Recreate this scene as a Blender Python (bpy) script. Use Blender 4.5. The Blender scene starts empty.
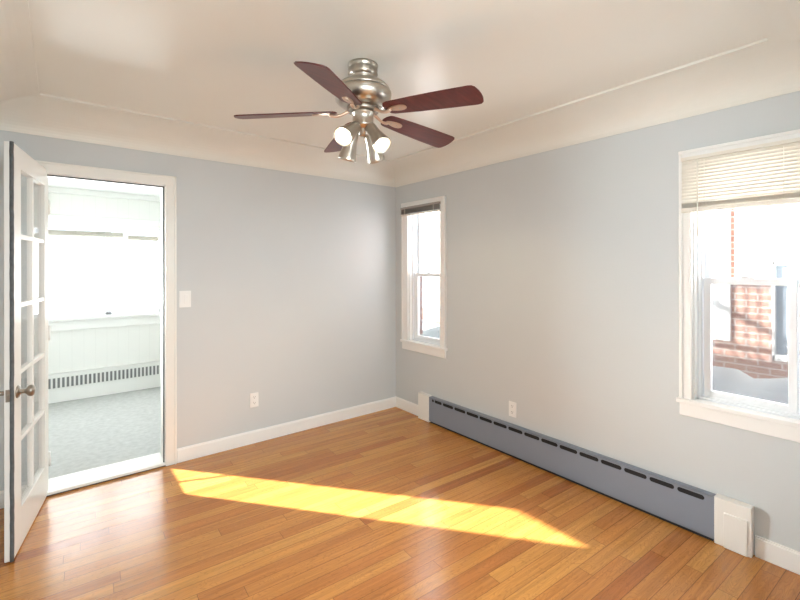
import bpy, bmesh, math, random
from mathutils import Vector, Matrix
random.seed(7)
S = bpy.context.scene
COL = S.collection

# ------------------------------------------------------------ camera, sky, sun, exposure
cd = bpy.data.cameras.new('camera')
cam = bpy.data.objects.new('camera', cd)
COL.objects.link(cam)
cam.location = (-2.7099, -3.4889, 1.4392)
cam.rotation_euler = (math.pi / 2, 0.0013, -0.6704)
cd.sensor_width = 36.0
cd.lens = 427.75 / 800 * 36
cd.shift_y = -33.04 / 800
cd.clip_start = 0.05
S.camera = cam

S.view_settings.view_transform = 'Standard'
S.view_settings.look = 'None'
S.view_settings.gamma = 1
S.view_settings.use_curve_mapping = False
S.view_settings.exposure = 0.14
S.cycles.use_denoising = True
S.cycles.max_bounces = 12
S.cycles.diffuse_bounces = 8
S.cycles.transparent_max_bounces = 24
S.cycles.sample_clamp_indirect = 6.0

w = bpy.data.worlds.new('sky')
S.world = w
w.use_nodes = True
bg = w.node_tree.nodes['Background']
bg.inputs['Color'].default_value = (0.80, 0.90, 1.0, 1)
bg.inputs['Strength'].default_value = 2.2

SUN_AZ = (0.628, -0.778)          # horizontal travel of the sunlight
SUN_T = 0.455                     # drop per horizontal metre
sd = bpy.data.lights.new('sun', 'SUN')
sd.energy = 47.0
sd.color = (1.0, 0.97, 0.93)
sd.angle = math.radians(0.6)
sun = bpy.data.objects.new('sun', sd)
COL.objects.link(sun)
sun.rotation_euler = Vector((SUN_AZ[0], SUN_AZ[1], -SUN_T)).to_track_quat('-Z', 'Y').to_euler()
sun.location = (-6, 6, 6)


def area(name, loc, target, sx, sy, energy, color=(1, 1, 1), portal=False):
    d = bpy.data.lights.new(name, 'AREA')
    d.shape = 'RECTANGLE'
    d.size, d.size_y = sx, sy
    d.energy = energy
    d.color = color
    if portal:
        d.cycles.is_portal = True
    o = bpy.data.objects.new(name, d)
    COL.objects.link(o)
    o.location = loc
    o.rotation_euler = (Vector(target) - Vector(loc)).to_track_quat('-Z', 'Y').to_euler()
    return o


# unseen fill lamp added behind the camera, high in the adjoining room
area('adjoining_fill', (-1.9, -5.0, 2.36), (-1.5, -3.9, 0.6), 2.2, 1.6, 165, (0.86, 0.96, 1.0))
# fill lamp added near the camera, aimed up to brighten the ceiling
area('ceiling_fill', (-2.2, -3.6, 1.75), (-1.5, -1.9, 2.7), 0.8, 0.5, 17, (0.86, 0.96, 1.0))
# area lamps added at the windows to boost the daylight
area('window_daylight_fill', (0.20, -2.875, 1.40), (-1, -2.875, 1.2), 0.42, 1.25, 16, (0.86, 0.93, 1.0))
area('window_daylight_fill', (0.20, -0.445, 1.40), (-1, -0.445, 1.2), 0.44, 1.25, 8, (0.78, 0.89, 1.0))
area('sunroom_daylight_fill', (-3.20 + 0.03, 1.11, 1.37), (0.0, -2.75, 1.1), 0.5, 1.1, 19, (0.93, 0.98, 1.0)).data.spread = math.radians(55)
area('sunroom_daylight_fill', (-2.2, 2.52, 1.37), (-2.2, 0, 1.2), 1.8, 0.9, 29, (1.0, 0.985, 0.95))


# ------------------------------------------------------------ materials
def mat(name, color, rough=0.5, metal=0.0, spec=0.5, noise=0.0, nscale=30.0, bump=0.0, bscale=200.0, coat=0.0, aniso=0.0):
    m = bpy.data.materials.new(name)
    m.use_nodes = True
    nt = m.node_tree
    b = nt.nodes['Principled BSDF']
    b.inputs['Base Color'].default_value = (*color, 1)
    b.inputs['Roughness'].default_value = rough
    b.inputs['Metallic'].default_value = metal
    b.inputs['Specular IOR Level'].default_value = spec
    if coat:
        b.inputs['Coat Weight'].default_value = coat
        b.inputs['Coat Roughness'].default_value = 0.15
    if aniso:
        b.inputs['Anisotropic'].default_value = aniso
    tc = nt.nodes.new('ShaderNodeTexCoord')
    if noise:
        n = nt.nodes.new('ShaderNodeTexNoise')
        n.inputs['Scale'].default_value = nscale
        n.inputs['Detail'].default_value = 4
        nt.links.new(tc.outputs['Object'], n.inputs['Vector'])
        mr = nt.nodes.new('ShaderNodeMapRange')
        mr.inputs['To Min'].default_value = 1 - noise
        mr.inputs['To Max'].default_value = 1 + noise
        nt.links.new(n.outputs['Fac'], mr.inputs['Value'])
        vm = nt.nodes.new('ShaderNodeVectorMath')
        vm.operation = 'SCALE'
        vm.inputs[0].default_value = color
        nt.links.new(mr.outputs['Result'], vm.inputs['Scale'])
        nt.links.new(vm.outputs['Vector'], b.inputs['Base Color'])
    if bump:
        n = nt.nodes.new('ShaderNodeTexNoise')
        n.inputs['Scale'].default_value = bscale
        n.inputs['Detail'].default_value = 3
        nt.links.new(tc.outputs['Object'], n.inputs['Vector'])
        bp = nt.nodes.new('ShaderNodeBump')
        bp.inputs['Strength'].default_value = bump
        bp.inputs['Distance'].default_value = 0.002
        nt.links.new(n.outputs['Fac'], bp.inputs['Height'])
        nt.links.new(bp.outputs['Normal'], b.inputs['Normal'])
    return m


def glass_mat(name, tint=(1, 1, 1), refl=0.06):
    m = bpy.data.materials.new(name)
    m.use_nodes = True
    nt = m.node_tree
    nt.nodes.clear()
    out = nt.nodes.new('ShaderNodeOutputMaterial')
    mix = nt.nodes.new('ShaderNodeMixShader')
    tr = nt.nodes.new('ShaderNodeBsdfTransparent')
    gl = nt.nodes.new('ShaderNodeBsdfGlossy')
    tr.inputs['Color'].default_value = (*tint, 1)
    gl.inputs['Roughness'].default_value = 0.02
    lw = nt.nodes.new('ShaderNodeLayerWeight')
    lw.inputs['Blend'].default_value = 0.5
    pw = nt.nodes.new('ShaderNodeMath')
    pw.operation = 'POWER'
    pw.inputs[1].default_value = 5.0
    mr = nt.nodes.new('ShaderNodeMapRange')
    mr.inputs['To Min'].default_value = 0.02
    mr.inputs['To Max'].default_value = 0.5
    nt.links.new(lw.outputs['Facing'], pw.inputs[0])
    nt.links.new(pw.outputs[0], mr.inputs['Value'])
    nt.links.new(mr.outputs['Result'], mix.inputs['Fac'])
    nt.links.new(tr.outputs[0], mix.inputs[1])
    nt.links.new(gl.outputs[0], mix.inputs[2])
    nt.links.new(mix.outputs[0], out.inputs[0])
    return m


def screen_mat():
    m = bpy.data.materials.new('insect_mesh')
    m.use_nodes = True
    nt = m.node_tree
    b = nt.nodes['Principled BSDF']
    b.inputs['Base Color'].default_value = (0.10, 0.11, 0.13, 1)
    b.inputs['Roughness'].default_value = 0.6
    b.inputs['Alpha'].default_value = 0.46
    return m


def floor_mat():
    m = bpy.data.materials.new('oak_strips')
    m.use_nodes = True
    nt = m.node_tree
    L = nt.links.new
    N = nt.nodes.new
    b = nt.nodes['Principled BSDF']
    tc = N('ShaderNodeTexCoord')
    mp = N('ShaderNodeMapping')
    mp.inputs['Rotation'].default_value = (0, 0, math.radians(2.5))
    L(tc.outputs['Object'], mp.inputs['Vector'])
    sx = N('ShaderNodeSeparateXYZ')
    L(mp.outputs['Vector'], sx.inputs['Vector'])

    def M(op, a, b_=None, c=None):
        n = N('ShaderNodeMath')
        n.operation = op
        for i, v in enumerate((a, b_, c)):
            if v is None:
                continue
            if isinstance(v, (int, float)):
                n.inputs[i].default_value = v
            else:
                L(v, n.inputs[i])
        return n.outputs[0]

    def WN(v, wv=None):
        n = N('ShaderNodeTexWhiteNoise')
        if wv is None:
            n.noise_dimensions = '1D'
            L(v, n.inputs['W'])
        else:
            n.noise_dimensions = '2D'
            cb = N('ShaderNodeCombineXYZ')
            L(v, cb.inputs[0])
            L(wv, cb.inputs[1])
            L(cb.outputs[0], n.inputs['Vector'])
        return n.outputs['Value'], n.outputs['Color']
    vr = M('DIVIDE', sx.outputs['Y'], 0.074)
    row = M('FLOOR', vr)
    fv = M('FRACT', vr)
    r1, _ = WN(row)
    r2, _ = WN(M('ADD', row, 91.7))
    ln = M('MULTIPLY_ADD', r2, 0.9, 0.65)
    ur = M('ADD', M('DIVIDE', sx.outputs['X'], ln), M('MULTIPLY', r1, 17.0))
    seg = M('FLOOR', ur)
    fu = M('FRACT', ur)
    pid, pcol = WN(row, seg)
    ramp = N('ShaderNodeValToRGB')
    cr = ramp.color_ramp
    cr.elements[0].position = 0.0
    cr.elements[0].color = (0.36, 0.122, 0.029, 1)
    cr.elements[1].position = 1.0
    cr.elements[1].color = (0.56, 0.262, 0.061, 1)
    for p, c in ((0.15, (0.44, 0.168, 0.037, 1)), (0.45, (0.49, 0.203, 0.045, 1)), (0.75, (0.52, 0.228, 0.052, 1))):
        e = cr.elements.new(p)
        e.color = c
    L(pid, ramp.inputs['Fac'])
    # grain: stretched noise, offset per strip
    cb = N('ShaderNodeCombineXYZ')
    L(M('MULTIPLY_ADD', pid, 40.0, M('MULTIPLY', sx.outputs['X'], 2.2)), cb.inputs[0])
    L(M('MULTIPLY', sx.outputs['Y'], 55.0), cb.inputs[1])
    L(M('MULTIPLY', pid, 13.0), cb.inputs[2])
    g = N('ShaderNodeTexNoise')
    g.inputs['Scale'].default_value = 1.0
    g.inputs['Detail'].default_value = 5
    g.inputs['Roughness'].default_value = 0.62
    g.inputs['Distortion'].default_value = 0.6
    L(cb.outputs[0], g.inputs['Vector'])
    gm = N('ShaderNodeMapRange')
    gm.inputs['From Min'].default_value = 0.33
    gm.inputs['From Max'].default_value = 0.68
    gm.inputs['To Min'].default_value = 0.76
    gm.inputs['To Max'].default_value = 1.12
    L(g.outputs['Fac'], gm.inputs['Value'])
    # cathedral figure on some strips
    cb2 = N('ShaderNodeCombineXYZ')
    L(M('MULTIPLY', sx.outputs['X'], 5.0), cb2.inputs[0])
    L(M('MULTIPLY', sx.outputs['Y'], 26.0), cb2.inputs[1])
    L(M('MULTIPLY', pid, 31.0), cb2.inputs[2])
    g2 = N('ShaderNodeTexNoise')
    g2.inputs['Scale'].default_value = 0.8
    g2.inputs['Detail'].default_value = 1.5
    L(cb2.outputs[0], g2.inputs['Vector'])
    rings = M('ABSOLUTE', M('SINE', M('MULTIPLY', g2.outputs['Fac'], 60.0)))
    rm = N('ShaderNodeMapRange')
    rm.inputs['From Min'].default_value = 0.0
    rm.inputs['From Max'].default_value = 0.5
    rm.inputs['To Min'].default_value = 0.78
    rm.inputs['To Max'].default_value = 1.0
    L(rings, rm.inputs['Value'])
    tone = M('MULTIPLY', gm.outputs['Result'], rm.outputs['Result'])
    # seams
    dv = M('MULTIPLY', M('MINIMUM', fv, M('SUBTRACT', 1.0, fv)), 0.074)
    du = M('MULTIPLY', M('MINIMUM', fu, M('SUBTRACT', 1.0, fu)), ln)
    dm = M('MINIMUM', dv, du)
    sm = N('ShaderNodeMapRange')
    sm.inputs['From Min'].default_value = 0.0004
    sm.inputs['From Max'].default_value = 0.0020
    sm.inputs['To Min'].default_value = 0.38
    sm.inputs['To Max'].default_value = 1.0
    L(dm, sm.inputs['Value'])
    tone = M('MULTIPLY', tone, sm.outputs['Result'])
    vm = N('ShaderNodeVectorMath')
    vm.operation = 'SCALE'
    L(ramp.outputs['Color'], vm.inputs[0])
    L(tone, vm.inputs['Scale'])
    L(vm.outputs['Vector'], b.inputs['Base Color'])
    rr = N('ShaderNodeMapRange')
    rr.inputs['To Min'].default_value = 0.14
    rr.inputs['To Max'].default_value = 0.26
    L(g.outputs['Fac'], rr.inputs['Value'])
    L(rr.outputs['Result'], b.inputs['Roughness'])
    b.inputs['Specular IOR Level'].default_value = 0.62
    bp = N('ShaderNodeBump')
    bp.inputs['Strength'].default_value = 0.22
    bp.inputs['Distance'].default_value = 0.0015
    L(tone, bp.inputs['Height'])
    L(bp.outputs['Normal'], b.inputs['Normal'])
    return m


def brick_mat(name, c1, c2, mortar, axis='YZ', scale=1.0):
    m = bpy.data.materials.new(name)
    m.use_nodes = True
    nt = m.node_tree
    L = nt.links.new
    b = nt.nodes['Principled BSDF']
    tc = nt.nodes.new('ShaderNodeTexCoord')
    sx = nt.nodes.new('ShaderNodeSeparateXYZ')
    cb = nt.nodes.new('ShaderNodeCombineXYZ')
    L(tc.outputs['Object'], sx.inputs[0])
    L(sx.outputs[axis[0]], cb.inputs[0])
    L(sx.outputs[axis[1]], cb.inputs[1])
    t = nt.nodes.new('ShaderNodeTexBrick')
    t.inputs['Color1'].default_value = (*c1, 1)
    t.inputs['Color2'].default_value = (*c2, 1)
    t.inputs['Mortar'].default_value = (*mortar, 1)
    t.inputs['Scale'].default_value = scale
    t.inputs['Brick Width'].default_value = 0.21
    t.inputs['Row Height'].default_value = 0.075
    t.inputs['Mortar Size'].default_value = 0.008
    L(cb.outputs[0], t.inputs['Vector'])
    L(t.outputs['Color'], b.inputs['Base Color'])
    b.inputs['Roughness'].default_value = 0.85
    return m


def carpet_mat():
    m = mat('grey_carpet', (0.52, 0.53, 0.52), 0.95, noise=0.22, nscale=26.0, bump=0.9, bscale=420.0, spec=0.1)
    return m


def panel_mat():
    m = bpy.data.materials.new('white_panelling')
    m.use_nodes = True
    nt = m.node_tree
    L = nt.links.new
    b = nt.nodes['Principled BSDF']
    tc = nt.nodes.new('ShaderNodeTexCoord')
    wv = nt.nodes.new('ShaderNodeTexWave')
    wv.wave_type = 'BANDS'
    wv.bands_direction = 'X'
    wv.wave_profile = 'SAW'
    wv.inputs['Scale'].default_value = 3.0
    L(tc.outputs['Object'], wv.inputs['Vector'])
    cr = nt.nodes.new('ShaderNodeValToRGB')
    cr.color_ramp.elements[0].color = (0.74, 0.74, 0.71, 1)
    cr.color_ramp.elements[1].position = 0.06
    cr.color_ramp.elements[1].color = (0.80, 0.80, 0.77, 1)
    L(wv.outputs['Fac'], cr.inputs['Fac'])
    L(cr.outputs['Color'], b.inputs['Base Color'])
    b.inputs['Roughness'].default_value = 0.5
    return m


def emit_mat(name, color, strength):
    m = bpy.data.materials.new(name)
    m.use_nodes = True
    b = m.node_tree.nodes['Principled BSDF']
    b.inputs['Base Color'].default_value = (0.9, 0.9, 0.88, 1)
    b.inputs['Emission Color'].default_value = (*color, 1)
    b.inputs['Emission Strength'].default_value = strength
    return m


def blade_mat():
    m = bpy.data.materials.new('mahogany_blade')
    m.use_nodes = True
    nt = m.node_tree
    L = nt.links.new
    b = nt.nodes['Principled BSDF']
    tc = nt.nodes.new('ShaderNodeTexCoord')
    mp = nt.nodes.new('ShaderNodeMapping')
    mp.inputs['Scale'].default_value = (4, 60, 60)
    L(tc.outputs['Object'], mp.inputs['Vector'])
    n = nt.nodes.new('ShaderNodeTexNoise')
    n.inputs['Scale'].default_value = 1.0
    n.inputs['Detail'].default_value = 4
    L(mp.outputs['Vector'], n.inputs['Vector'])
    cr = nt.nodes.new('ShaderNodeValToRGB')
    cr.color_ramp.elements[0].position = 0.3
    cr.color_ramp.elements[0].color = (0.070, 0.012, 0.012, 1)
    cr.color_ramp.elements[1].position = 0.7
    cr.color_ramp.elements[1].color = (0.140, 0.026, 0.022, 1)
    L(n.outputs['Fac'], cr.inputs['Fac'])
    L(cr.outputs['Color'], b.inputs['Base Color'])
    b.inputs['Roughness'].default_value = 0.32
    return m


def slat_mat(name, color):
    m = bpy.data.materials.new(name)
    m.use_nodes = True
    nt = m.node_tree
    nt.nodes.clear()
    out = nt.nodes.new('ShaderNodeOutputMaterial')
    mix = nt.nodes.new('ShaderNodeMixShader')
    d = nt.nodes.new('ShaderNodeBsdfDiffuse')
    t = nt.nodes.new('ShaderNodeBsdfTranslucent')
    d.inputs['Color'].default_value = (*color, 1)
    t.inputs['Color'].default_value = (*color, 1)
    mix.inputs['Fac'].default_value = 0.08
    nt.links.new(d.outputs[0], mix.inputs[1])
    nt.links.new(t.outputs[0], mix.inputs[2])
    nt.links.new(mix.outputs[0], out.inputs[0])
    return m


M_WALL = mat('grey_wall_paint', (0.58, 0.61, 0.62), 0.55, spec=0.3, noise=0.015, nscale=3.0, bump=0.08, bscale=90)
M_CEIL = mat('cream_ceiling_paint', (0.76, 0.755, 0.70), 0.34, spec=0.5, noise=0.02, nscale=2.5, bump=0.06, bscale=40)
M_TRIM = mat('white_trim_paint', (0.84, 0.84, 0.82), 0.32, noise=0.01, nscale=8.0)
M_CREAMTRIM = mat('cream_trim_paint', (0.80, 0.80, 0.76), 0.34, noise=0.01, nscale=8.0)
M_VINYL = mat('white_vinyl', (0.82, 0.85, 0.88), 0.3, noise=0.01, nscale=8.0)
M_DOOR = mat('white_door_paint', (0.83, 0.83, 0.80), 0.30, noise=0.015, nscale=10.0)
M_SEAL = mat('grey_weatherstrip', (0.10, 0.11, 0.115), 0.85, noise=0.5, nscale=60.0, bump=0.5, bscale=150)
M_FLOOR = floor_mat()
M_NICKEL = mat('brushed_nickel', (0.55, 0.51, 0.45), 0.28, metal=1.0, noise=0.06, nscale=40.0)
M_BRONZE = mat('aged_nickel', (0.36, 0.325, 0.28), 0.30, metal=1.0, noise=0.12, nscale=60.0)
M_IRON = mat('copper_nickel', (0.72, 0.54, 0.42), 0.34, metal=1.0, noise=0.06, nscale=40.0)
M_DARK = mat('dark_metal', (0.03, 0.03, 0.03), 0.5, noise=0.2, nscale=50.0)
M_BLADE = blade_mat()
M_BULB = emit_mat('lit_bulb', (1.0, 0.90, 0.70), 3.0)
M_GLASS = glass_mat('window_glass')
M_SCREEN = screen_mat()
M_GREY = mat('slate_grey_enamel', (0.235, 0.27, 0.33), 0.38, noise=0.03, nscale=12.0)
M_FIN = mat('heater_core', (0.012, 0.012, 0.014), 0.6, noise=0.3, nscale=90.0)
M_WHITE = mat('white_enamel', (0.82, 0.82, 0.79), 0.35, noise=0.01, nscale=8.0)
M_SLOT = mat('grey_slot', (0.22, 0.23, 0.225), 0.7, noise=0.1, nscale=60.0)
M_PLATE = mat('white_plastic', (0.82, 0.83, 0.82), 0.35, noise=0.01, nscale=20.0)
M_HOLE = mat('socket_hole', (0.12, 0.12, 0.12), 0.6, noise=0.1, nscale=80.0)
M_SLAT = slat_mat('cream_slat', (0.80, 0.765, 0.69))
M_SLATGREY = slat_mat('grey_slat', (0.40, 0.38, 0.36))
M_SLATBEIGE = slat_mat('beige_slat', (0.80, 0.77, 0.70))
M_CORD = mat('blind_cord', (0.80, 0.78, 0.70), 0.7, noise=0.05, nscale=200.0)
M_CARPET = carpet_mat()
M_PANEL = panel_mat()
M_SUNCEIL = mat('white_sunroom_ceiling', (0.84, 0.85, 0.84), 0.6, noise=0.01, nscale=6.0)
M_BRICK = brick_mat('red_brick', (0.42, 0.22, 0.165), (0.50, 0.29, 0.22), (0.62, 0.56, 0.50))
M_BRICKOWN = brick_mat('red_brick_cladding', (0.36, 0.20, 0.16), (0.42, 0.26, 0.21), (0.5, 0.46, 0.42))
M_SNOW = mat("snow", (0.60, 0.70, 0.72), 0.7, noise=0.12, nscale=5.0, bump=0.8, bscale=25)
M_SHUTTER = mat('blue_grey_louver', (0.35, 0.42, 0.48), 0.6, noise=0.05, nscale=20.0)
M_LEAF = mat('evergreen_leaf', (0.05, 0.10, 0.04), 0.8, noise=0.3, nscale=9.0)
M_BARK = mat('bark', (0.16, 0.12, 0.09), 0.9, noise=0.3, nscale=15.0, bump=0.8, bscale=30)


# ------------------------------------------------------------ mesh building
class MB:
    """collects shapes in world coordinates and links them as one mesh object"""

    def __init__(self):
        self.bm = bmesh.new()
        self.smooth = False

    def box(self, x0, x1, y0, y1, z0, z1, bevel=0.0, mtx=None):
        t = bmesh.new()
        bmesh.ops.create_cube(t, size=1)
        for v in t.verts:
            v.co = Vector(((x0 + x1) / 2 + v.co.x * abs(x1 - x0), (y0 + y1) / 2 + v.co.y * abs(y1 - y0), (z0 + z1) / 2 + v.co.z * abs(z1 - z0)))
        if bevel:
            bmesh.ops.bevel(t, geom=list(t.edges), offset=bevel, segments=2, affect='EDGES', profile=0.5)
        self._add(t, mtx)
        return self

    def _add(self, t, mtx=None):
        if mtx is not None:
            bmesh.ops.transform(t, matrix=mtx, verts=list(t.verts))
        me = bpy.data.meshes.new('tmp')
        t.to_mesh(me)
        t.free()
        self.bm.from_mesh(me)
        bpy.data.meshes.remove(me)

    def lathe(self, profile, seg=40, mtx=None, caps=True):
        t = bmesh.new()
        rings = []
        for r, z in profile:
            rings.append([t.verts.new((r * math.cos(2 * math.pi * i / seg), r * math.sin(2 * math.pi * i / seg), z)) for i in range(seg)])
        for a, b in zip(rings[:-1], rings[1:]):
            for i in range(seg):
                j = (i + 1) % seg
                t.faces.new((a[i], a[j], b[j], b[i]))
        if caps:
            t.faces.new(rings[0])
            t.faces.new(rings[-1])
        bmesh.ops.recalc_face_normals(t, faces=list(t.faces))
        for f in t.faces:
            f.smooth = len(f.verts) == 4
        self._add(t, mtx)
        return self

    def tube(self, pts, r, seg=10, mtx=None, radii=None):
        t = bmesh.new()
        pts = [Vector(p) for p in pts]
        rings = []
        up = Vector((0, 0, 1))
        for i, p in enumerate(pts):
            d = (pts[min(i + 1, len(pts) - 1)] - pts[max(i - 1, 0)]).normalized()
            a = d.cross(Vector((1, 0, 0)) if abs(d.z) > 0.9 else up)
            a.normalize()
            b = a.cross(d)
            rr = radii[i] if radii else r
            rings.append([t.verts.new(p + (a * math.cos(2 * math.pi * k / seg) + b * math.sin(2 * math.pi * k / seg)) * rr) for k in range(seg)])
        for a, b in zip(rings[:-1], rings[1:]):
            for k in range(seg):
                j = (k + 1) % seg
                t.faces.new((a[k], a[j], b[j], b[k]))
        t.faces.new(rings[0])
        t.faces.new(rings[-1])
        bmesh.ops.recalc_face_normals(t, faces=list(t.faces))
        for f in t.faces:
            f.smooth = len(f.verts) == 4
        self._add(t, mtx)
        return self

    def prism(self, outline, z0, z1, mtx=None, bevel=0.0):
        t = bmesh.new()
        lo = [t.verts.new((x, y, z0)) for x, y in outline]
        hi = [t.verts.new((x, y, z1)) for x, y in outline]
        n = len(outline)
        t.faces.new(lo)
        t.faces.new(hi)
        for i in range(n):
            j = (i + 1) % n
            t.faces.new((lo[i], lo[j], hi[j], hi[i]))
        bmesh.ops.recalc_face_normals(t, faces=list(t.faces))
        if bevel:
            ed = [e for e in t.edges if abs(e.verts[0].co.z - e.verts[1].co.z) < 1e-6]
            bmesh.ops.bevel(t, geom=ed, offset=bevel, segments=2, affect='EDGES')
        self._add(t, mtx)
        return self

    def quads(self, verts, faces, smooth=False):
        t = bmesh.new()
        vs = [t.verts.new(v) for v in verts]
        for f in faces:
            fc = t.faces.new([vs[i] for i in f])
            fc.smooth = smooth
        self._add(t)
        return self

    def build(self, name, material, parent=None, mods=None):
        me = bpy.data.meshes.new(name)
        off = Vector((0, 0, 0))
        p = parent
        while p is not None:
            off += p.location
            p = p.parent
        if off.length:
            bmesh.ops.translate(self.bm, verts=list(self.bm.verts), vec=-off)
        self.bm.to_mesh(me)
        self.bm.free()
        me.materials.append(material)
        o = bpy.data.objects.new(name, me)
        COL.objects.link(o)
        if parent is not None:
            o.parent = parent
        return o


def tag(o, label, cat, group=None, kind=None):
    o['label'] = label
    o['category'] = cat
    if group:
        o['group'] = group
    if kind:
        o['kind'] = kind
    return o


def thing(name, loc, label, cat, group=None, kind=None):
    o = bpy.data.objects.new(name, None)
    o.empty_display_size = 0.1
    COL.objects.link(o)
    o.location = loc
    return tag(o, label, cat, group, kind)


def wall_x(b, x0, x1, y0, y1, z0, z1, holes):
    """wall slab between planes x0 and x1 with rectangular holes (ya, yb, za, zb), ordered along y"""
    y = y0
    for ya, yb, za, zb in sorted(holes):
        b.box(x0, x1, y, ya, z0, z1)
        if za > z0:
            b.box(x0, x1, ya, yb, z0, za)
        if zb < z1:
            b.box(x0, x1, ya, yb, zb, z1)
        y = yb
    b.box(x0, x1, y, y1, z0, z1)


def wall_y(b, y0, y1, x0, x1, z0, z1, holes):
    x = x0
    for xa, xb, za, zb in sorted(holes):
        b.box(x, xa, y0, y1, z0, z1)
        if za > z0:
            b.box(xa, xb, y0, y1, z0, za)
        if zb < z1:
            b.box(xa, xb, y0, y1, zb, z1)
        x = xb
    b.box(x, x1, y0, y1, z0, z1)


# ------------------------------------------------------------ dimensions
XL, YF = -3.09, -3.31              # left wall, front wall
ZC, ZW, INS = 2.44, 2.2653, 0.281  # ceiling, top of wall paint, inset of the cove
DL, DR, DT = -2.80, -2.118, 2.03   # doorway
WT = 0.16                          # back wall thickness
SY = 2.36                          # sunroom far wall
SXL, SXR = -3.20, -1.25            # sunroom side walls
SZ = 2.29
W1 = (-0.675, -0.215)              # far window opening in y
W2 = (-3.100, -2.651)
WZ0, WZ1 = 0.70, 2.03

# ------------------------------------------------------------ room shell
b = MB().box(XL - 0.12, 0.0, YF - 0.0, 0.0, -0.12, 0.0)
b.box(XL - 0.12, 0.3, -6.2, YF, -0.12, 0.0)
tag(b.build('floor', M_FLOOR), 'glossy honey oak strip floor of the empty room', 'floor', kind='structure')

b = MB()
wall_y(b, 0.0, WT, XL - 0.2, 0.22, -0.02, 2.6, [(DL, DR, -0.02, DT)])
tag(b.build('wall_back', M_WALL), 'pale blue-grey wall holding the doorway', 'wall', kind='structure')
b = MB()
wall_x(b, 0.0, 0.14, YF - 0.12, 0.0, -0.02, 2.6, [(W1[0], W1[1], WZ0, WZ1), (W2[0], W2[1], WZ0, WZ1)])
tag(b.build('wall_right', M_WALL), 'pale blue-grey wall with two narrow sash windows', 'wall', kind='structure')
tag(MB().box(XL - 0.12, XL, -6.2, 0.0, -0.02, 2.6).build('wall_left', M_WALL), 'grey wall behind the open glazed door', 'wall', kind='structure')
b = MB()
wall_y(b, YF - 0.12, YF, XL, 0.0, -0.02, 2.6, [(-3.02, -1.2, -0.02, 2.10)])
tag(b.build('wall_front', M_WALL), 'grey wall with wide cased opening behind the camera', 'wall', kind='structure')

# ceiling: flat field inside the cove, stepped edge
b = MB().box(XL + INS, -INS, YF + INS, -INS, ZC, ZC + 0.1)
tag(b.build('ceiling', M_CEIL), 'cream painted flat ceiling field above the fan', 'ceiling', kind='structure')
# cove running round the room, concave quarter ellipse with a raised bead at its inner edge
prof = [(0.0, ZW - 0.004), (0.006, ZW - 0.004)]
n = 14
for i in range(n + 1):
    a = math.pi / 2 * i / n
    prof.append((0.006 + (INS - 0.02) * (1 - math.cos(a)), ZW + (ZC - 0.012 - ZW) * math.sin(a)))
prof += [(INS + 0.004, ZC - 0.012), (INS + 0.004, ZC + 0.03)]
verts, faces = [], []
for d, z in prof:
    verts += [(XL + d, YF + d, z), (-d, YF + d, z), (-d, -d, z), (XL + d, -d, z)]
for i in range(len(prof) - 1):
    for k in range(4):
        j = (k + 1) % 4
        faces.append((4 * i + k, 4 * i + j, 4 * i + 4 + j, 4 * i + 4 + k))
o = MB().quads(verts, faces).build('trim_1', M_CEIL)
for f in o.data.polygons:
    f.use_smooth = False
tag(o, 'cream plaster cove curving from walls to ceiling', 'cove', kind='structure')

# baseboards
def baseboard_y(b, x0, x1, y):
    b.box(x0, x1, y - 0.013, y, 0.0, 0.095, 0.003)
    b.box(x0, x1, y - 0.009, y, 0.09, 0.104, 0.002)

b = MB()
baseboard_y(b, -2.043, -0.0, 0.0)
tag(b.build('baseboard_back', M_TRIM), 'white baseboard along the doorway wall', 'baseboard', kind='structure')
b = MB()
for y0, y1 in ((-0.405, -0.013), (YF, -2.918)):
    b.box(-0.013, 0, y0, y1, 0.0, 0.095, 0.003)
    b.box(-0.009, 0, y0, y1, 0.09, 0.104, 0.002)
tag(b.build('baseboard_right', M_TRIM), 'white baseboard along the window wall', 'baseboard', kind='structure')
b = MB().box(XL, XL + 0.013, YF, -0.0, 0.0, 0.1, 0.003)
tag(b.build('baseboard_left', M_TRIM), 'white baseboard behind the open door', 'baseboard', kind='structure')
b = MB()
baseboard_y(b, XL + 0.013, DL - 0.07, 0.0)
tag(b.build('baseboard_hinge', M_TRIM), 'short white baseboard beside the door hinges', 'baseboard', kind='structure')

# adjoining room behind the camera
b = MB()
wall_y(b, -6.3, -6.2, XL - 0.12, 0.3, -0.02, 2.6, [(-2.6, -0.8, 0.75, 2.05)])
tag(b.build('wall_adjoining', M_WALL), 'grey far wall of the adjoining room', 'wall', kind='structure')
tag(MB().box(0.0, 0.12, -6.2, YF - 0.12, -0.02, 2.6).build('wall_adjoining_side', M_WALL), 'grey side wall of the adjoining room', 'wall', kind='structure')
tag(MB().box(XL - 0.12, 0.12, -6.2, YF - 0.12, 2.44, 2.55).build('ceiling_adjoining', M_CEIL), 'cream ceiling of the adjoining room', 'ceiling', kind='structure')

win = thing('window_5', (-1.7, -6.2, 0.75), 'plain white window in the far wall of the adjoining room', 'window', kind='structure')
b = MB()
for x0, x1 in ((-2.6, -2.54), (-1.73, -1.67), (-0.86, -0.80)):
    b.box(x0, x1, -6.28, -6.18, 0.75, 2.05, 0.004)
for z0, z1 in ((0.75, 0.81), (1.37, 1.43), (1.99, 2.05)):
    b.box(-2.6, -0.8, -6.275, -6.185, z0, z1, 0.004)
b.build('frame', M_TRIM, win)
MB().box(-2.56, -0.84, -6.232, -6.228, 0.79, 2.01).build('glass', M_GLASS, win)

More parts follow.
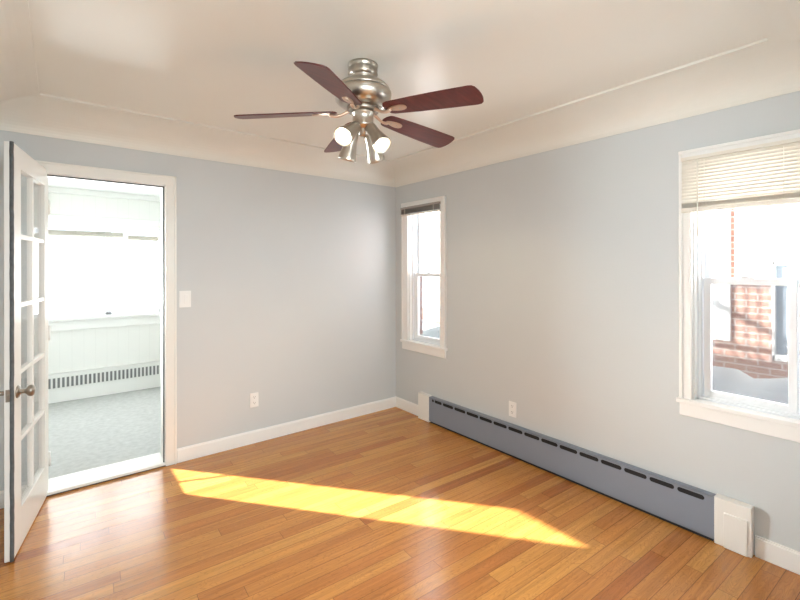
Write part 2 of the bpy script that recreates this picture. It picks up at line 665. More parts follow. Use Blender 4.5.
# ------------------------------------------------------------ doorway trim, jamb, threshold
b = MB()
cw = 0.072
for x0, x1 in ((DR, DR + cw), (DL - cw, DL)):
    b.box(x0, x1, -0.016, 0, 0.0, DT + cw, 0.003)
b.box(DL - cw, DR + cw, -0.017, 0, DT, DT + cw, 0.003)
b.box(DR + cw - 0.014, DR + cw, -0.022, -0.012, 0, DT + cw, 0.003)
b.box(DL - cw, DR + cw, -0.022, -0.012, DT + cw - 0.014, DT + cw, 0.003)
casing = tag(b.build('trim_2', M_CREAMTRIM), 'white flat casing around the sunroom doorway', 'door casing', kind='structure')
b = MB()
b.box(DR - 0.004, DR, 0.0, WT, 0.0, DT, 0)
b.box(DL, DL + 0.004, 0.0, WT, 0.0, DT, 0)
b.box(DL, DR, 0.0, WT, DT - 0.004, DT, 0)
b.build('jamb', M_TRIM, casing)
b = MB()
b.box(DR - 0.012, DR - 0.003, 0.002, 0.014, 0.02, DT - 0.004, 0.002)
b.box(DL + 0.004, DR - 0.003, 0.002, 0.014, DT - 0.013, DT - 0.003, 0.002)
b.build('weatherstrip', M_SEAL, casing)
th = tag(MB().box(DL, DR, -0.012, 0.215, 0.006, 0.026, 0.004).build('trim_3', M_WHITE), 'white threshold board in the sunroom doorway', 'threshold', kind='structure')
MB().box(DL, DR, -0.008, 0.2, 0.0, 0.007).build('gap_shade', M_DARK, th)  # dark strip painting in the shade of the gap under the board

# ------------------------------------------------------------ glazed door, open into the room
H = Vector((-2.772, 0.029, 0))
E = Vector((-2.893, -0.682, 0))
dd = (E - H).normalized()
nn = Vector((-dd.y, dd.x, 0))
if nn.x < 0:
    nn = -nn
DW = (E - H).length
# local frame: x along the door from hinge, y = room-side normal, z up
dm = Matrix(((dd.x, nn.x, 0, H.x), (dd.y, nn.y, 0, H.y), (0, 0, 1, 0), (0, 0, 0, 1)))
door = thing('door_1', (H.x, H.y, 0), 'white ten-pane glazed wooden door standing open beside the doorway', 'door', kind='structure')
b = MB()
TH = 0.034
s0, s1 = 0.088, 0.585
rows = [0.205, 0.551, 0.90, 1.244, 1.60, 1.945]
DB, DTOP = 0.008, 2.052
b.box(0, s0, -TH, 0, DB, DTOP, 0.003, dm)
b.box(s1, DW, -TH, 0, DB, DTOP, 0.003, dm)
b.box(s0 - 0.002, s1 + 0.002, -TH, 0, DB, rows[0], 0.002, dm)
b.box(s0 - 0.002, s1 + 0.002, -TH, 0, rows[-1], DTOP, 0.002, dm)
b.build('door_frame', M_DOOR, door)
mx = (s0 + s1) / 2
b = MB()
b.box(mx - 0.013, mx + 0.013, -TH + 0.004, -0.004, rows[0], rows[-1], 0.003, dm)
for z in rows[1:-1]:
    b.box(s0, s1, -TH + 0.004, -0.004, z - 0.012, z + 0.012, 0.003, dm)
b.build('muntins', M_DOOR, door)
for i in range(5):
    for xa, xb in ((s0, mx), (mx, s1)):
        MB().box(xa, xb, -TH / 2 - 0.0015, -TH / 2 + 0.0015, rows[i], rows[i + 1], 0, dm).build('pane', M_GLASS, door)
b = MB()
zz = DB
pts = []
while zz < DTOP - 0.004:
    pts.append((DW + 0.001 + random.uniform(-0.0007, 0.0007), -0.004 + random.uniform(-0.0008, 0.0008), zz))
    zz += 0.035
pts.append((DW + 0.001, -0.004, DTOP))
b.tube(pts, 0.0085, 8, dm)
o = b.build('edge_seal', M_SEAL, door)
o['label'] = 'ragged dark grey weatherstrip on the door edge'
rot = Matrix.Rotation(-math.pi / 2, 4, 'X')   # lathe z -> local y
KZ, KS = 0.815, DW - 0.070
for side in (1, -1):
    kb = MB()
    base = dm @ Matrix.Translation((KS, 0 if side > 0 else -TH, KZ)) @ (rot if side > 0 else Matrix.Rotation(math.pi / 2, 4, 'X'))
    kb.lathe([(0.0, 0.0), (0.032, 0.0), (0.032, 0.003), (0.026, 0.008), (0.014, 0.011), (0.011, 0.016), (0.011, 0.030), (0.016, 0.036), (0.0265, 0.044), (0.029, 0.053), (0.0275, 0.061), (0.020, 0.067), (0.0, 0.069)], 28, base)
    kb.build('doorknob', M_BRONZE, door)
o = MB().box(DW - 0.0005, DW + 0.002, -TH + 0.006, -0.010, KZ - 0.03, KZ + 0.03, 0.001, dm).build('latch_plate', M_BRONZE, door)
MB().box(DW, DW + 0.010, -TH / 2 - 0.006, -TH / 2 + 0.006, KZ - 0.008, KZ + 0.008, 0.002, dm).build('latch_bolt', M_BRONZE, o)
for hz in (0.22, 1.02, 1.82):
    MB().tube([dm @ Vector((-0.004, 0.004, hz - 0.045)), dm @ Vector((-0.004, 0.004, hz + 0.045))], 0.006, 10).build('hinge', M_DOOR, door)

# ------------------------------------------------------------ sash windows on the window wall
def sash_window(idx, y0, y1, cas_l, cas_r, label):
    """y0 < y1 opening; cas_l / cas_r = outer edges of the side casings"""
    win = thing('window_%d' % idx, (0, (y0 + y1) / 2, WZ0), label, 'window', kind='structure')
    c = MB()
    for ya, yb, edge in ((y1, cas_l, 1), (cas_r, y0, -1)):
        c.box(-0.017, 0, ya, yb, WZ0 + 0.012, WZ1 + 0.045, 0.003)
        e = yb if edge > 0 else ya
        lo, hi = (e - 0.016, e) if edge > 0 else (e, e + 0.016)
        c.box(-0.026, -0.008, lo, hi, WZ0 + 0.012, WZ1 + 0.045, 0.003)
        i0 = ya if edge > 0 else yb
        lo, hi = (i0, i0 + 0.012) if edge > 0 else (i0 - 0.012, i0)
        c.box(-0.021, -0.008, lo, hi, WZ0 + 0.012, WZ1, 0.003)
    c.box(-0.0185, 0, cas_r + 0.001, cas_l - 0.001, WZ1, WZ1 + 0.044, 0.003)
    c.box(-0.028, -0.008, cas_r - 0.001, cas_l + 0.001, WZ1 + 0.029, WZ1 + 0.046, 0.003)
    c.build('casing', M_TRIM, win)
    c = MB()
    c.box(-0.034, 0.03, cas_r - 0.012, cas_l + 0.012, WZ0 - 0.012, WZ0 + 0.012, 0.004)
    c.build('stool', M_TRIM, win)
    MB().box(-0.018, 0, cas_r, cas_l, WZ0 - 0.082, WZ0 - 0.012, 0.004).build('apron', M_TRIM, win)
    # wood jamb liner
    c = MB()
    c.box(0.0, 0.13, y1 - 0.008, y1, WZ0, WZ1)
    c.box(0.0, 0.13, y0, y0 + 0.008, WZ0, WZ1)
    c.box(0.0, 0.13, y0, y1, WZ1 - 0.008, WZ1)
    c.box(0.0, 0.13, y0, y1, WZ0 - 0.001, WZ0 + 0.01)
    c.build('jamb', M_TRIM, win)
    # vinyl frame
    f = MB()
    a0, a1, zz0, zz1 = y0 + 0.008, y1 - 0.008, WZ0 + 0.01, WZ1 - 0.008
    for xa, xb, wd in ((0.036, 0.050, 0.012), (0.050, 0.085, 0.022), (0.085, 0.12, 0.016)):
        f.box(xa, xb, a1 - wd, a1, zz0, zz1, 0.002)
        f.box(xa, xb, a0, a0 + wd, zz0, zz1, 0.002)
        f.box(xa, xb, a0, a1, zz1 - wd, zz1, 0.002)
        f.box(xa, xb, a0, a1, zz0, zz0 + wd, 0.002)
    f.build('frame', M_VINYL, win)
    s_in, s_out = 0.026, 0.020
    for nm, xa, xb, za, zb, m_ in (('lower_sash', 0.052, 0.080, WZ0 + 0.032, 1.378, s_in), ('upper_sash', 0.086, 0.112, 1.345, WZ1 - 0.026, s_out)):
        q0, q1 = a0 + m_, a1 - m_
        st = 0.033
        sb = MB()
        sb.box(xa, xb, q1 - st, q1, za, zb, 0.003)
        sb.box(xa, xb, q0, q0 + st, za, zb, 0.003)
        sb.box(xa, xb, q0 + st - 0.002, q1 - st + 0.002, za, za + st, 0.003)
        sb.box(xa, xb, q0 + st - 0.002, q1 - st + 0.002, zb - st, zb, 0.003)
        so = sb.build(nm, M_VINYL, win)
        MB().box((xa + xb) / 2 - 0.002, (xa + xb) / 2 + 0.002, q0 + st - 0.002, q1 - st + 0.002, za + st - 0.002, zb - st + 0.002).build('glass', M_GLASS, so)
        if nm == 'lower_sash':
            ym = (q0 + q1) / 2
            lk = MB().box(xa + 0.002, xb, ym - 0.028, ym + 0.028, zb, zb + 0.008, 0.002)
            lk.box(xa - 0.004, xa + 0.016, ym - 0.008, ym + 0.022, zb + 0.006, zb + 0.014, 0.002)
            lk.build('sash_lock', M_VINYL, so)
    sc = MB().box(0.1225, 0.1235, a0 + 0.016, a1 - 0.016, WZ0 + 0.03, 1.365)
    so = sc.build('insect_screen', M_SCREEN, win)
    return win


sash_window(1, W1[0], W1[1], -0.123, -0.742, 'narrow white sash window near the room corner')
sash_window(2, W2[0], W2[1], -2.590, -3.162, 'narrow white sash window looking onto the brick house, under a lowered blind')


def slat(b, xc, zc, y0, y1, depth, tilt, th=0.0009, camber=0.0):
    m_ = Matrix.Translation((xc, 0, zc)) @ Matrix.Rotation(tilt, 4, 'Y')
    if camber == 0:
        b.box(-depth / 2, depth / 2, y0, y1, -th / 2, th / 2, 0, m_)
        return
    # cambered slat: arched section swept along y
    n = 6
    pts = []
    for i in range(n + 1):
        u = -1 + 2 * i / n
        pts.append((u * depth / 2, camber * (1 - u * u)))
    out = [(x, z + th / 2) for x, z in pts] + [(x, z - th / 2) for x, z in reversed(pts)]
    b.prism(out, -y1, -y0, m_ @ Matrix.Rotation(math.pi / 2, 4, 'X'))


# lowered blind
y0, y1 = -3.145, -2.607
bl = thing('window_blind', (-0.03, (y0 + y1) / 2, 2.03), 'cream mini blind lowered over the top of the window facing the brick house', 'window blind', 'window blinds of the grey room')
MB().box(-0.046, -0.020, y0, y1, 2.016, 2.034, 0.002).build('headrail', M_SLAT, bl)
nsl = 13
ztop, zbot = 2.010, 1.795
for i in range(nsl):
    z = ztop + (zbot - ztop) * i / (nsl - 1)
    sb = MB()
    slat(sb, -0.033, z, y0 + 0.003, y1 - 0.003, 0.0250, math.radians(-58), 0.0009, 0.0042)
    sb.build('slat', M_SLAT, bl)
sb = MB()
for i in range(9):
    slat(sb, -0.033, 1.782 - i * 0.0028, y0 + 0.003, y1 - 0.003, 0.025, math.radians(random.uniform(-3, 3)))
o = sb.build('slat_stack', M_SLATBEIGE, bl)
o['label'] = 'beige stack of gathered slats'
MB().box(-0.046, -0.020, y0 + 0.002, y1 - 0.002, 1.734, 1.757, 0.003).build('bottom_rail', M_SLAT, bl)
for yy in (y1 - 0.11, y0 + 0.11):
    MB().tube([(-0.0475, yy, 2.012), (-0.0475, yy, 1.75)], 0.0012, 6).build('ladder_cord', M_CORD, bl)
MB().tube([(-0.052, y1 - 0.080, 2.01), (-0.053, y1 - 0.081, 1.60)], 0.0035, 8).build('tilt_wand', M_CORD, bl)

# raised blind
y0, y1 = -0.690, -0.136
bl = thing('window_blind', (-0.03, (y0 + y1) / 2, 2.03), 'grey mini blind gathered up at the top of the corner window', 'window blind', 'window blinds of the grey room')
MB().box(-0.046, -0.020, y0, y1, 2.008, 2.030, 0.002).build('headrail', M_SLATGREY, bl)
sb = MB()
for i in range(14):
    slat(sb, -0.033, 2.004 - i * 0.0031, y0 + 0.003, y1 - 0.003, 0.025, math.radians(random.uniform(-4, 4)))
sb.build('slat_stack', M_SLATGREY, bl)
MB().box(-0.046, -0.020, y0 + 0.002, y1 - 0.002, 1.944, 1.958, 0.003).build('bottom_rail', M_SLAT, bl)
for yy in (y1 - 0.07, y0 + 0.07):
    MB().tube([(-0.0475, yy, 2.008), (-0.0475, yy, 1.95)], 0.0025, 6).build('ladder_cord', M_CORD, bl)

# ------------------------------------------------------------ baseboard heater under the windows
hx = -0.045
HZ0, HZ1 = 0.022, 0.239
heat = thing('baseboard_heater', (0, -1.66, 0), 'long slate grey baseboard heater cover with a row of oval slots', 'heater')
ya, yb = -2.760, -0.555
sz0, sz1 = HZ1 - 0.037, HZ1 - 0.012
slots = [(-0.597, -0.6225), (-0.633, -0.724)] + [(-0.740 - 0.1422 * i, -0.867 - 0.1422 * i) for i in range(14)]
# front sheet built from strips, with open round-ended slots
verts, faces = [], []


def V3(y, z, x=hx):
    verts.append((x, y, z))
    return len(verts) - 1


def strip(y0_, y1_, z0_, z1_):
    faces.append((V3(y0_, z0_), V3(y1_, z0_), V3(y1_, z1_), V3(y0_, z1_)))


strip(ya, yb, HZ0, sz0)
strip(ya, yb, sz1, HZ1)
edges = [yb]
rad = (sz1 - sz0) / 2
zc = (sz0 + sz1) / 2
prev = yb
for a, c in slots:
    strip(a, prev, sz0, sz1)  # sheet between two slots
    for yc, sg in ((a - rad, 1), (c + rad, -1)):
        for top in (1, -1):
            corner = V3(yc + sg * rad, zc + top * rad)
            arc = [V3(yc + sg * rad * math.cos(math.radians(t)), zc + top * rad * math.sin(math.radians(t))) for t in (0, 22, 45, 68, 90)]
            for p, q in zip(arc[:-1], arc[1:]):
                faces.append((corner, p, q))
    prev = c
strip(ya, prev, sz0, sz1)
b = MB().quads(verts, faces)
b.box(hx, -0.002, ya, yb, HZ1 - 0.003, HZ1)
b.box(hx, hx + 0.004, ya, yb, HZ0 - 0.004, HZ0 + 0.002)
b.build('cover_panel', M_GREY, heat)
b = MB().box(hx + 0.016, -0.004, ya + 0.01, yb - 0.01, 0.03, 0.236)
b.build('heating_core', M_FIN, heat)
b = MB().box(hx + 0.01, -0.004, ya + 0.01, yb - 0.01, 0.0, 0.024)
b.build('dark_base', M_FIN, heat)
b = MB().box(hx - 0.004, 0, -0.556, -0.405, 0.002, 0.246, 0.004)
o = b.build('end_cap', M_WHITE, heat)
o['label'] = 'white metal end cap'
b = MB().box(hx - 0.004, 0, -2.914, -2.759, 0.002, 0.246, 0.004)
b.box(hx - 0.011, hx, -2.900, -2.800, 0.002, 0.180, 0.004)
o = b.build('end_cap', M_WHITE, heat)
o['label'] = 'white metal end cap with a raised panel'

# ------------------------------------------------------------ outlets and switch
def wall_plate(name, label, cat, c, axis, kind_, group=None):
    """c = centre on the wall; axis 'y' plate on the back wall, 'x' plate on the right wall"""
    t = thing(name, c, label, cat, group)
    if axis == 'y':
        mt = Matrix.Translation(c)
    else:
        mt = Matrix.Translation(c) @ Matrix.Rotation(-math.pi / 2, 4, 'Z')
    # local: x across, -y out of the wall
    if kind_ == 'switch':
        MB().box(-0.040, 0.040, -0.006, 0, -0.061, 0.061, 0.003, mt).build('cover_plate', M_PLATE, t)
        MB().box(-0.006, 0.022, -0.009, -0.004, -0.034, 0.034, 0.002, mt).build('rocker', M_PLATE, t)
        for z in (-0.05, 0.05):
            MB().lathe([(0.0, 0), (0.003, 0), (0.003, 0.001), (0.0, 0.0015)], 10, mt @ Matrix.Translation((0.008, -0.006, z)) @ Matrix.Rotation(math.pi / 2, 4, 'X')).build('screw', M_PLATE, t)
    else:
        MB().box(-0.035, 0.035, -0.006, 0, -0.0585, 0.0585, 0.003, mt).build('cover_plate', M_PLATE, t)
        for z in (-0.0235, 0.0235):
            r = MB().prism([(0.0165 * math.cos(a) , max(-0.0135, min(0.0135, 0.0175 * math.sin(a)))) for a in [2 * math.pi * k / 28 for k in range(28)]], 0, 0.0085, mt @ Matrix.Translation((0, 0, z)) @ Matrix.Rotation(math.pi / 2, 4, 'X'))
            ro = r.build('receptacle', M_PLATE, t)
            h = MB()
            h.box(-0.0075, -0.0050, -0.0090, -0.0080, z - 0.001, z + 0.009, 0, mt)
            h.box(0.0050, 0.0075, -0.0090, -0.0080, z - 0.000, z + 0.008, 0, mt)
            h.box(-0.0025, 0.0025, -0.0090, -0.0080, z - 0.0095, z - 0.0045, 0, mt)
            h.build('slots', M_HOLE, ro)
        MB().lathe([(0.0, 0), (0.003, 0), (0.003, 0.001), (0.0, 0.0015)], 10, mt @ Matrix.Translation((0, -0.006, 0)) @ Matrix.Rotation(math.pi / 2, 4, 'X')).build('screw', M_PLATE, t)
    return t


wall_plate('light_switch', 'white rocker light switch on the wall beside the doorway', 'light switch', (-1.986, 0, 1.202), 'y', 'switch')
wall_plate('wall_outlet', 'white duplex outlet low on the doorway wall', 'outlet', (-1.470, 0, 0.352), 'y', 'outlet', 'duplex outlets')
wall_plate('wall_outlet', 'white duplex outlet above the grey baseboard heater', 'outlet', (0, -1.459, 0.350), 'x', 'outlet', 'duplex outlets')

# ------------------------------------------------------------ ceiling fan
FX, FY = -1.535, -1.713
fan = thing('ceiling_fan', (FX, FY, ZC), 'brushed nickel ceiling fan with five dark red blades and four spotlights', 'ceiling fan')
fm = Matrix.Translation((FX, FY, 0))
MB().lathe([(0.0, 2.44), (0.074, 2.44), (0.076, 2.432), (0.074, 2.424), (0.066, 2.416), (0.074, 2.412), (0.064, 2.404), (0.074, 2.394), (0.055, 2.386), (0.051, 2.382), (0.052, 2.374), (0.048, 2.362), (0.0, 2.362)], 48, fm).build('canopy', M_NICKEL, fan)
MB().lathe([(0.0, 2.364), (0.030, 2.364), (0.060, 2.360), (0.092, 2.352), (0.118, 2.338), (0.132, 2.322), (0.137, 2.310), (0.0, 2.310)], 56, fm).build('motor_cap', M_NICKEL, fan)
MB().lathe([(0.0, 2.311), (0.134, 2.311), (0.134, 2.305), (0.0, 2.305)], 56, fm).build('motor_seam', M_DARK, fan)
MB().lathe([(0.0, 2.306), (0.140, 2.306), (0.143, 2.296), (0.142, 2.282), (0.136, 2.264), (0.124, 2.248), (0.106, 2.236), (0.086, 2.230), (0.0, 2.230)], 56, fm).build('motor_housing', M_NICKEL, fan)
MB().lathe([(0.0, 2.231), (0.078, 2.231), (0.078, 2.208), (0.070, 2.204), (0.0, 2.204)], 48, fm).build('flywheel', M_BRONZE, fan)
MB().lathe([(0.0, 2.205), (0.050, 2.205), (0.058, 2.202), (0.058, 2.196), (0.052, 2.193), (0.052, 2.146), (0.056, 2.142), (0.056, 2.134), (0.048, 2.128), (0.030, 2.126), (0.024, 2.118), (0.022, 2.092), (0.014, 2.086), (0.0, 2.085)], 48, fm).build('switch_housing', M_NICKEL, fan)

BZ = 2.209
DROOP = math.radians(4.0)
PITCH = math.radians(-13)
for k in range(5):
    az = math.radians(-70.0 + 72 * k)
    rz = fm @ Matrix.Rotation(az, 4, 'Z')
    bm_ = rz @ Matrix.Translation((0, 0, BZ)) @ Matrix.Rotation(DROOP, 4, 'Y') @ Matrix.Rotation(PITCH, 4, 'X')
    # blade outline, root rounded, wide clipped tip
    r0, r1 = 0.128, 0.620
    out = []
    for t in range(7):
        a = math.pi / 2 + math.pi * t / 6
        out.append((r0 + 0.034 + 0.034 * math.cos(a), 0.050 * math.sin(a)))
    out += [(0.30, -0.060), (0.45, -0.066), (r1 - 0.040, -0.069), (r1 - 0.022, -0.066), (r1 - 0.010, -0.054), (r1 - 0.002, -0.026), (r1, 0.0), (r1 - 0.002, 0.026), (r1 - 0.010, 0.054), (r1 - 0.022, 0.066), (r1 - 0.040, 0.069), (0.45, 0.066), (0.30, 0.060)]
    bo = MB().prism(out, -0.003, 0.003, bm_, 0.0012).build('blade', M_BLADE, fan)
    # iron: curved arm from the flywheel and a paddle under the blade root
    ib = MB()
    arm = []
    for t in range(9):
        u = t / 8
        arm.append(rz @ Vector((0.060 + 0.105 * u, 0.0, 2.216 - 0.026 * (u * u * (3 - 2 * u)) - 0.016 * math.sin(math.pi * u))))
    ib.tube(arm, 0.007, 10, None, [0.010, 0.009, 0.008, 0.007, 0.007, 0.007, 0.008, 0.009, 0.008])
    pad = []
    for t in range(24):
        a = 2 * math.pi * t / 24
        pad.append((0.200 + 0.052 * math.cos(a), (0.021 + 0.007 * math.cos(a)) * math.sin(a)))
    ib.prism(pad, -0.0095, -0.003, bm_, 0.002)
    io = ib.build('blade_iron', M_IRON, fan)
    for rr in (0.18, 0.215):
        MB().lathe([(0.0, 0.002), (0.004, 0.002), (0.004, 0.0), (0.0, -0.001)], 10, bm_ @ Matrix.Translation((rr, 0, -0.0105))).build('screw', M_NICKEL, io)

TILTS = [math.radians(a) for a in (55, 40, 31, 18)]
for k in range(4):
    az = math.radians((-155, -87, 25, 110)[k])
    rz = fm @ Matrix.Rotation(az, 4, 'Z')
    # arm curving out and down from the fitter
    arm = [rz @ Vector(p) for p in ((0.020, 0, 2.112), (0.034, 0, 2.122), (0.048, 0, 2.124), (0.058, 0, 2.117), (0.074, 0, 2.108))]
    ab = MB().tube(arm, 0.006, 10)
    lm = rz @ Matrix.Translation((0.058, 0, 2.120)) @ Matrix.Rotation(-TILTS[k], 4, 'Y') @ Matrix.Scale(1.12, 4)
    # bell along -z of lm
    shade = [(0.0, 0.0), (0.017, 0.0), (0.024, -0.006), (0.026, -0.020), (0.027, -0.048), (0.031, -0.072), (0.036, -0.096), (0.040, -0.114), (0.042, -0.124), (0.041, -0.130), (0.039, -0.130), (0.040, -0.120), (0.037, -0.106), (0.030, -0.092), (0.0, -0.086)]
    so = MB().lathe(shade, 36, lm, caps=False).build('lamp_shade', M_NICKEL, fan)
    ab.build('arm', M_NICKEL, so)
    bulb = [(0.0, -0.088), (0.022, -0.088), (0.030, -0.100), (0.0355, -0.112), (0.036, -0.118), (0.028, -0.122), (0.012, -0.1245), (0.0, -0.125)]
    MB().lathe(bulb, 28, lm, caps=False).build('bulb', M_BULB, so)
    ld = bpy.data.lights.new('bulb_light', 'SPOT')
    ld.energy = 14
    ld.color = (1.0, 0.80, 0.55)
    ld.spot_size = math.radians(120)
    ld.spot_blend = 0.6
    ld.shadow_soft_size = 0.03
    lo = bpy.data.objects.new('bulb_light', ld)
    COL.objects.link(lo)
    lo.matrix_world = lm @ Matrix.Translation((0, 0, -0.142))

# ------------------------------------------------------------ sunroom beyond the doorway
SYI = WT                          # inner face of the sunroom's near wall
tag(MB().box(SXL - 0.1, SXR + 0.1, SYI, SY + 0.12, -0.1, 0.008).build('floor_sunroom', M_CARPET), 'mottled grey carpet of the sunroom', 'carpet', kind='structure')
tag(MB().box(SXL - 0.2, SXR + 0.1, SYI, SY + 0.3, SZ, SZ + 0.1).build('ceiling_sunroom', M_SUNCEIL), 'white ceiling of the sunroom', 'ceiling', kind='structure')
SW = (-3.02, -1.765, 0.90, 1.90)
b = MB()
wall_y(b, SY, SY + 0.12, SXL - 0.1, SXR + 0.1, -0.02, SZ + 0.05, [SW])
tag(b.build('wall_sunroom', M_PANEL), 'white panelled wall under the sunroom windows', 'wall', kind='structure')
LW = (0.86, 1.36, 0.777, 1.918)
b = MB()
wall_x(b, SXL - 0.05, SXL, SYI, SY, -0.02, SZ + 0.05, [LW])
tag(b.build('wall_sunroom_side', M_PANEL), 'white panelled side wall of the sunroom with the sunlit window', 'wall', kind='structure')
tag(MB().box(SXR, SXR + 0.1, SYI, SY, -0.02, SZ + 0.05).build('wall_sunroom_end', M_PANEL), 'white panelled end wall of the sunroom', 'wall', kind='structure')
tag(MB().box(SXL, SXR, SY - 0.03, SY, SZ - 0.06, SZ, 0.005).build('trim_4', M_TRIM), 'white crown strip along the sunroom ceiling', 'trim', kind='structure')
# back window, three lights
win = thing('window_3', ((SW[0] + SW[1]) / 2, SY, SW[2]), 'wide bright sunroom window seen through the doorway', 'window', kind='structure')
b = MB()
b.box(SW[0] - 0.08, SW[1] + 0.08, SY - 0.02, SY, 1.90, 2.00, 0.004)
b.box(SW[0] - 0.08, SW[0], SY - 0.02, SY, 0.86, 1.90, 0.004)
b.box(SW[1], SW[1] + 0.08, SY - 0.02, SY, 0.86, 1.90, 0.004)
b.build('casing', M_TRIM, win)
b = MB().box(SW[0] - 0.1, SW[1] + 0.1, SY - 0.06, SY, 0.865, 0.90, 0.005)
b.box(SW[0] - 0.08, SW[1] + 0.08, SY - 0.022, SY, 0.76, 0.865, 0.005)
b.build('sill', M_TRIM, win)
edges = [SW[0], -2.285, SW[1]]
for xa, xb in zip(edges[:-1], edges[1:]):
    f = MB()
    f.box(xa, xa + 0.025, SY + 0.02, SY + 0.08, SW[2], SW[3], 0.003)
    f.box(xb - 0.025, xb, SY + 0.02, SY + 0.08, SW[2], SW[3], 0.003)
    f.box(xa, xb, SY + 0.02, SY + 0.08, SW[2], SW[2] + 0.035, 0.003)
    f.box(xa, xb, SY + 0.02, SY + 0.08, SW[3] - 0.035, SW[3], 0.003)
    fo = f.build('frame', M_VINYL, win)
    MB().box(xa + 0.02, xb - 0.02, SY + 0.048, SY + 0.052, SW[2] + 0.03, SW[3] - 0.03).build('glass', M_GLASS, fo)
# side window that lets the sun in
win = thing('window_4', (SXL, (LW[0] + LW[1]) / 2, LW[2]), 'side window of the sunroom letting the sun in', 'window', kind='structure')
f = MB()
f.box(SXL - 0.045, SXL - 0.005, LW[0] - 0.03, LW[0], LW[2] - 0.03, LW[3] + 0.03)
f.box(SXL - 0.045, SXL - 0.005, LW[1], LW[1] + 0.03, LW[2] - 0.03, LW[3] + 0.03)
f.build('frame', M_VINYL, win)
MB().box(SXL - 0.027, SXL - 0.024, LW[0], LW[1], LW[2], LW[3]).build('glass', M_GLASS, win)

MB().tube([(SXL - 0.02, 1.06, 0.80), (SXL - 0.02, 1.20, 0.925), (SXL - 0.02, 1.36, 1.055)], 0.009, 8).build('lift_cord', M_CORD, win)  # unseen cord added to throw the diagonal dark line across the sun patch
MB().box(SXL - 0.04, SXL - 0.01, LW[0], LW[1], 0.787, 0.812).build('rail', M_VINYL, win)
# gathered blinds
for (xa, xb, z0_, z1_, lab) in ((-3.0, -2.145, 1.790, 1.835, 'beige mini blind gathered at the top of the wider sunroom window'),
                              (-2.11, -1.785, 1.765, 1.805, 'beige mini blind gathered slightly lower on the narrower sunroom window')):
    bl = thing('sunroom_blind', ((xa + xb) / 2, SY - 0.03, 1.87), lab, 'window blind', 'gathered sunroom blinds')
    MB().box(xa, xb, SY - 0.05, SY - 0.022, 1.868, 1.892, 0.003).build('headrail', M_TRIM, bl)
    sb = MB()
    k = 0
    z = z0_
    while z < z1_:
        sb.box(xa + 0.004, xb - 0.004, SY - 0.048, SY - 0.023, z, z + 0.0014)
        z += 0.0028
    sb.build('slat_stack', M_SLATBEIGE, bl)
    MB().box(xa + 0.002, xb - 0.002, SY - 0.048, SY - 0.023, z0_ - 0.014, z0_ - 0.001, 0.002).build('bottom_rail', M_SLATBEIGE, bl)
    for xx in (xa + 0.1, (xa + xb) / 2, xb - 0.1):
        MB().tube([(xx, SY - 0.0505, 1.87), (xx, SY - 0.0505, z0_ - 0.01)], 0.0035, 6).build('lift_cord', M_CORD, bl)
# sunroom baseboard heater with upright slots
sh = thing('baseboard_heater', (-2.2, SY, 0), 'long white baseboard heater with upright slots under the sunroom window', 'heater')
hy = SY - 0.06
xa, xb = SXL + 0.02, SXR - 0.02
b = MB()
b.box(xa, xb, hy, hy + 0.004, 0.012, 0.165)
b.box(xa, xb, hy, hy + 0.004, 0.270, 0.312)
b.box(xa, xb, hy, SY, 0.308, 0.314)
p = 0.0385
x = xa
while x < xb:
    b.box(x, x + 0.0175, hy, hy + 0.004, 0.16, 0.275)
    x += p
b.build('cover_panel', M_WHITE, sh)
MB().box(xa, xb, hy + 0.014, SY - 0.002, 0.012, 0.30).build('heating_core', M_SLOT, sh)

# ------------------------------------------------------------ outdoors
GZ = -0.75
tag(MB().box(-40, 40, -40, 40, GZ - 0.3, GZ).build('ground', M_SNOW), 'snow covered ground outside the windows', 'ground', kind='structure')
# own house: brick cladding outside the window wall
b = MB()
wall_x(b, 0.141, 0.175, -6.4, 0.3, GZ, 2.8, [(W1[0] - 0.01, W1[1] - 0.006, WZ0 - 0.02, WZ1), (W2[0] - 0.01, W2[1], WZ0 - 0.02, WZ1)])
tag(b.build('wall_exterior', M_BRICKOWN), 'brick outer face of the house around the windows', 'wall', kind='structure')


# roof deck with a railing over the sunroom
dk = thing('roof_deck', (-1.5, 1.4, 2.5), 'white roof deck with a slim railing over the sunroom', 'deck', kind='structure')
b = MB().box(SXL - 0.15, 0.3, WT, 2.62, 2.45, 2.71)
b.build('deck', M_TRIM, dk)
MB().box(0.27, 0.33, 0.2, 2.63, 3.53, 3.60, 0.01).build('side_rail', M_TRIM, dk)
MB().box(0.28, 0.32, 0.2, 2.63, 2.78, 2.84, 0.005).build('side_rail', M_TRIM, dk)
MB().box(SXL - 0.15, 0.33, 2.57, 2.63, 3.54, 3.61, 0.01).build('back_rail', M_TRIM, dk)
y = 1.634 - 0.114 * 12
while y < 2.6:
    MB().box(0.288, 0.312, y - 0.013, y + 0.013, 2.71, 3.55).build('baluster', M_TRIM, dk)
    y += 0.114
for x in (SXL - 0.1, -2.2, -1.35, 0.3):
    MB().box(x - 0.04, x + 0.04, 2.56, 2.64, 2.71, 3.66, 0.01).build('post', M_TRIM, dk)
# upper storey of the own house
b = MB().box(XL - 0.3, 0.26, -6.4, 0.3, 2.8, 2.95)
tag(b.build('roof', M_SNOW), 'flat snow covered roof over the room', 'roof', kind='structure')

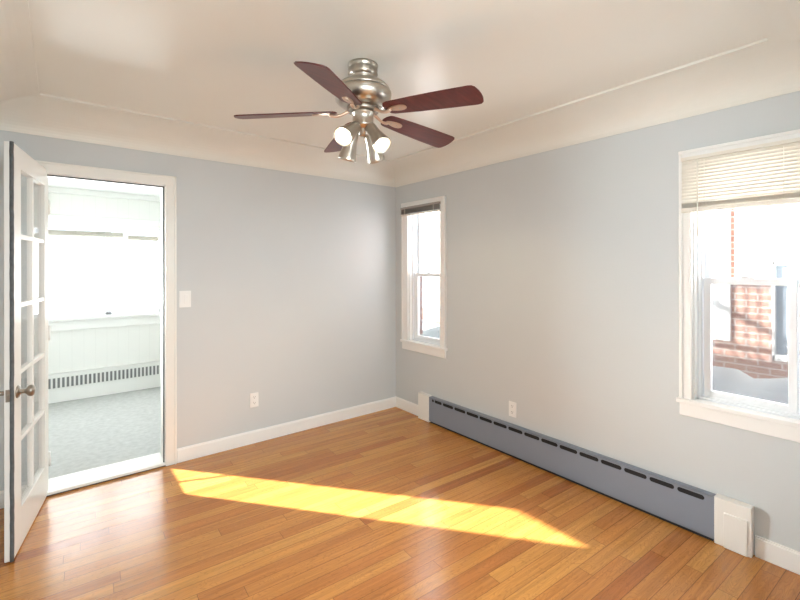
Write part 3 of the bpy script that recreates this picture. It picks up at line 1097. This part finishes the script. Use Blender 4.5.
# neighbouring brick house
NX = 3.5
nh = thing('brick_house', (NX, 0.0, GZ), 'red brick and white sided neighbouring house seen through the windows', 'house')
MB().box(NX, NX + 5, -9.0, 7.0, GZ, 4.2).build('brick_wall', M_BRICK, nh)
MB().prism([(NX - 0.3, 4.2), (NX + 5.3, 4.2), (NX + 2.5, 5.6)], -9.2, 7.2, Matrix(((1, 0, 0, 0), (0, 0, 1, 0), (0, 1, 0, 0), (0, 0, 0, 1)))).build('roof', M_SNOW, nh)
o = MB().box(NX - 0.03, NX + 0.01, -1.958, 7.0, 0.557, 4.2, 0.005).build('white_siding', M_TRIM, nh)
sb = MB()
for i in range(14):
    z = 0.69 + i * 0.036
    sb.box(NX - 0.045, NX - 0.028, -1.70, -1.42, z, z + 0.024, 0.003)
so = sb.build('shutter', M_SHUTTER, o)
f = MB()
ya_, yb_, za_, zb_ = -3.25, -2.338, 0.40, 1.50
f.box(NX - 0.06, NX + 0.02, ya_, yb_, za_, za_ + 0.07, 0.006)
f.box(NX - 0.06, NX + 0.02, ya_, yb_, zb_ - 0.05, zb_, 0.006)
f.box(NX - 0.06, NX + 0.02, yb_ - 0.03, yb_, za_, zb_, 0.006)
f.box(NX - 0.06, NX + 0.02, ya_, ya_ + 0.03, za_, zb_, 0.006)
f.box(NX - 0.02, NX + 0.02, yb_ - 0.16, yb_ - 0.12, za_, zb_, 0.006)
fo = f.build('house_window', M_TRIM, nh)
MB().box(NX - 0.012, NX - 0.006, ya_ + 0.02, yb_ - 0.02, za_ + 0.02, zb_ - 0.02).build('pane', M_SHUTTER, fo)

# evergreen added unseen to block the back window's sun, clear of side window
ev = thing('sun_block_evergreen', (-4.06, 4.43, GZ), 'tall columnar evergreen added outside the sunroom to block the sun', 'tree')
MB().lathe([(0.0, GZ - 0.05), (0.09, GZ - 0.05), (0.06, 1.0), (0.0, 1.0)], 12, Matrix.Translation((-4.06, 4.43, 0))).build('trunk', M_BARK, ev)
b = MB()
rnd = random.Random(3)
for i in range(900):
    u = rnd.random() ** 0.8
    z = GZ + 0.25 + u * 4.4
    rr = 0.56 * (1 - u) ** 0.6 * rnd.uniform(0.55, 1.0)
    a = rnd.uniform(0, 6.283)
    m_ = Matrix.Translation((-4.06 + rr * math.cos(a), 4.43 + rr * math.sin(a), z)) @ Matrix.Rotation(a, 4, 'Z') @ Matrix.Rotation(rnd.uniform(0.2, 0.9), 4, 'Y')
    b.prism([(-0.09, 0), (-0.03, -0.06), (0.10, 0), (-0.03, 0.06)], -0.012, 0.16, m_)
b.build('foliage', M_LEAF, ev)

# snow bank against the window wall
vs, fs = [], []
nx_, ny_ = 10, 60
for j in range(ny_ + 1):
    y = -5.0 + 6.0 * j / ny_
    for i in range(nx_ + 1):
        u = i / nx_
        x = 0.35 + 1.7 * u
        hgt = 0.80 + 0.02 * math.sin(2.3 * y) + 0.025 * math.sin(6.1 * y + 1 + 4 * u) + 0.017 * math.sin(13 * y + 9 * u) + 0.015 * math.sin(27 * y - 11 * u)
        h = GZ + (hgt - GZ) * (1 - u ** 3) * (0.72 + 0.28 * math.sin(math.pi * min(1, 0.15 + u * 0.9)))
        vs.append((x, y, h))
for j in range(ny_):
    for i in range(nx_):
        a = j * (nx_ + 1) + i
        fs.append((a, a + 1, a + nx_ + 2, a + nx_ + 1))
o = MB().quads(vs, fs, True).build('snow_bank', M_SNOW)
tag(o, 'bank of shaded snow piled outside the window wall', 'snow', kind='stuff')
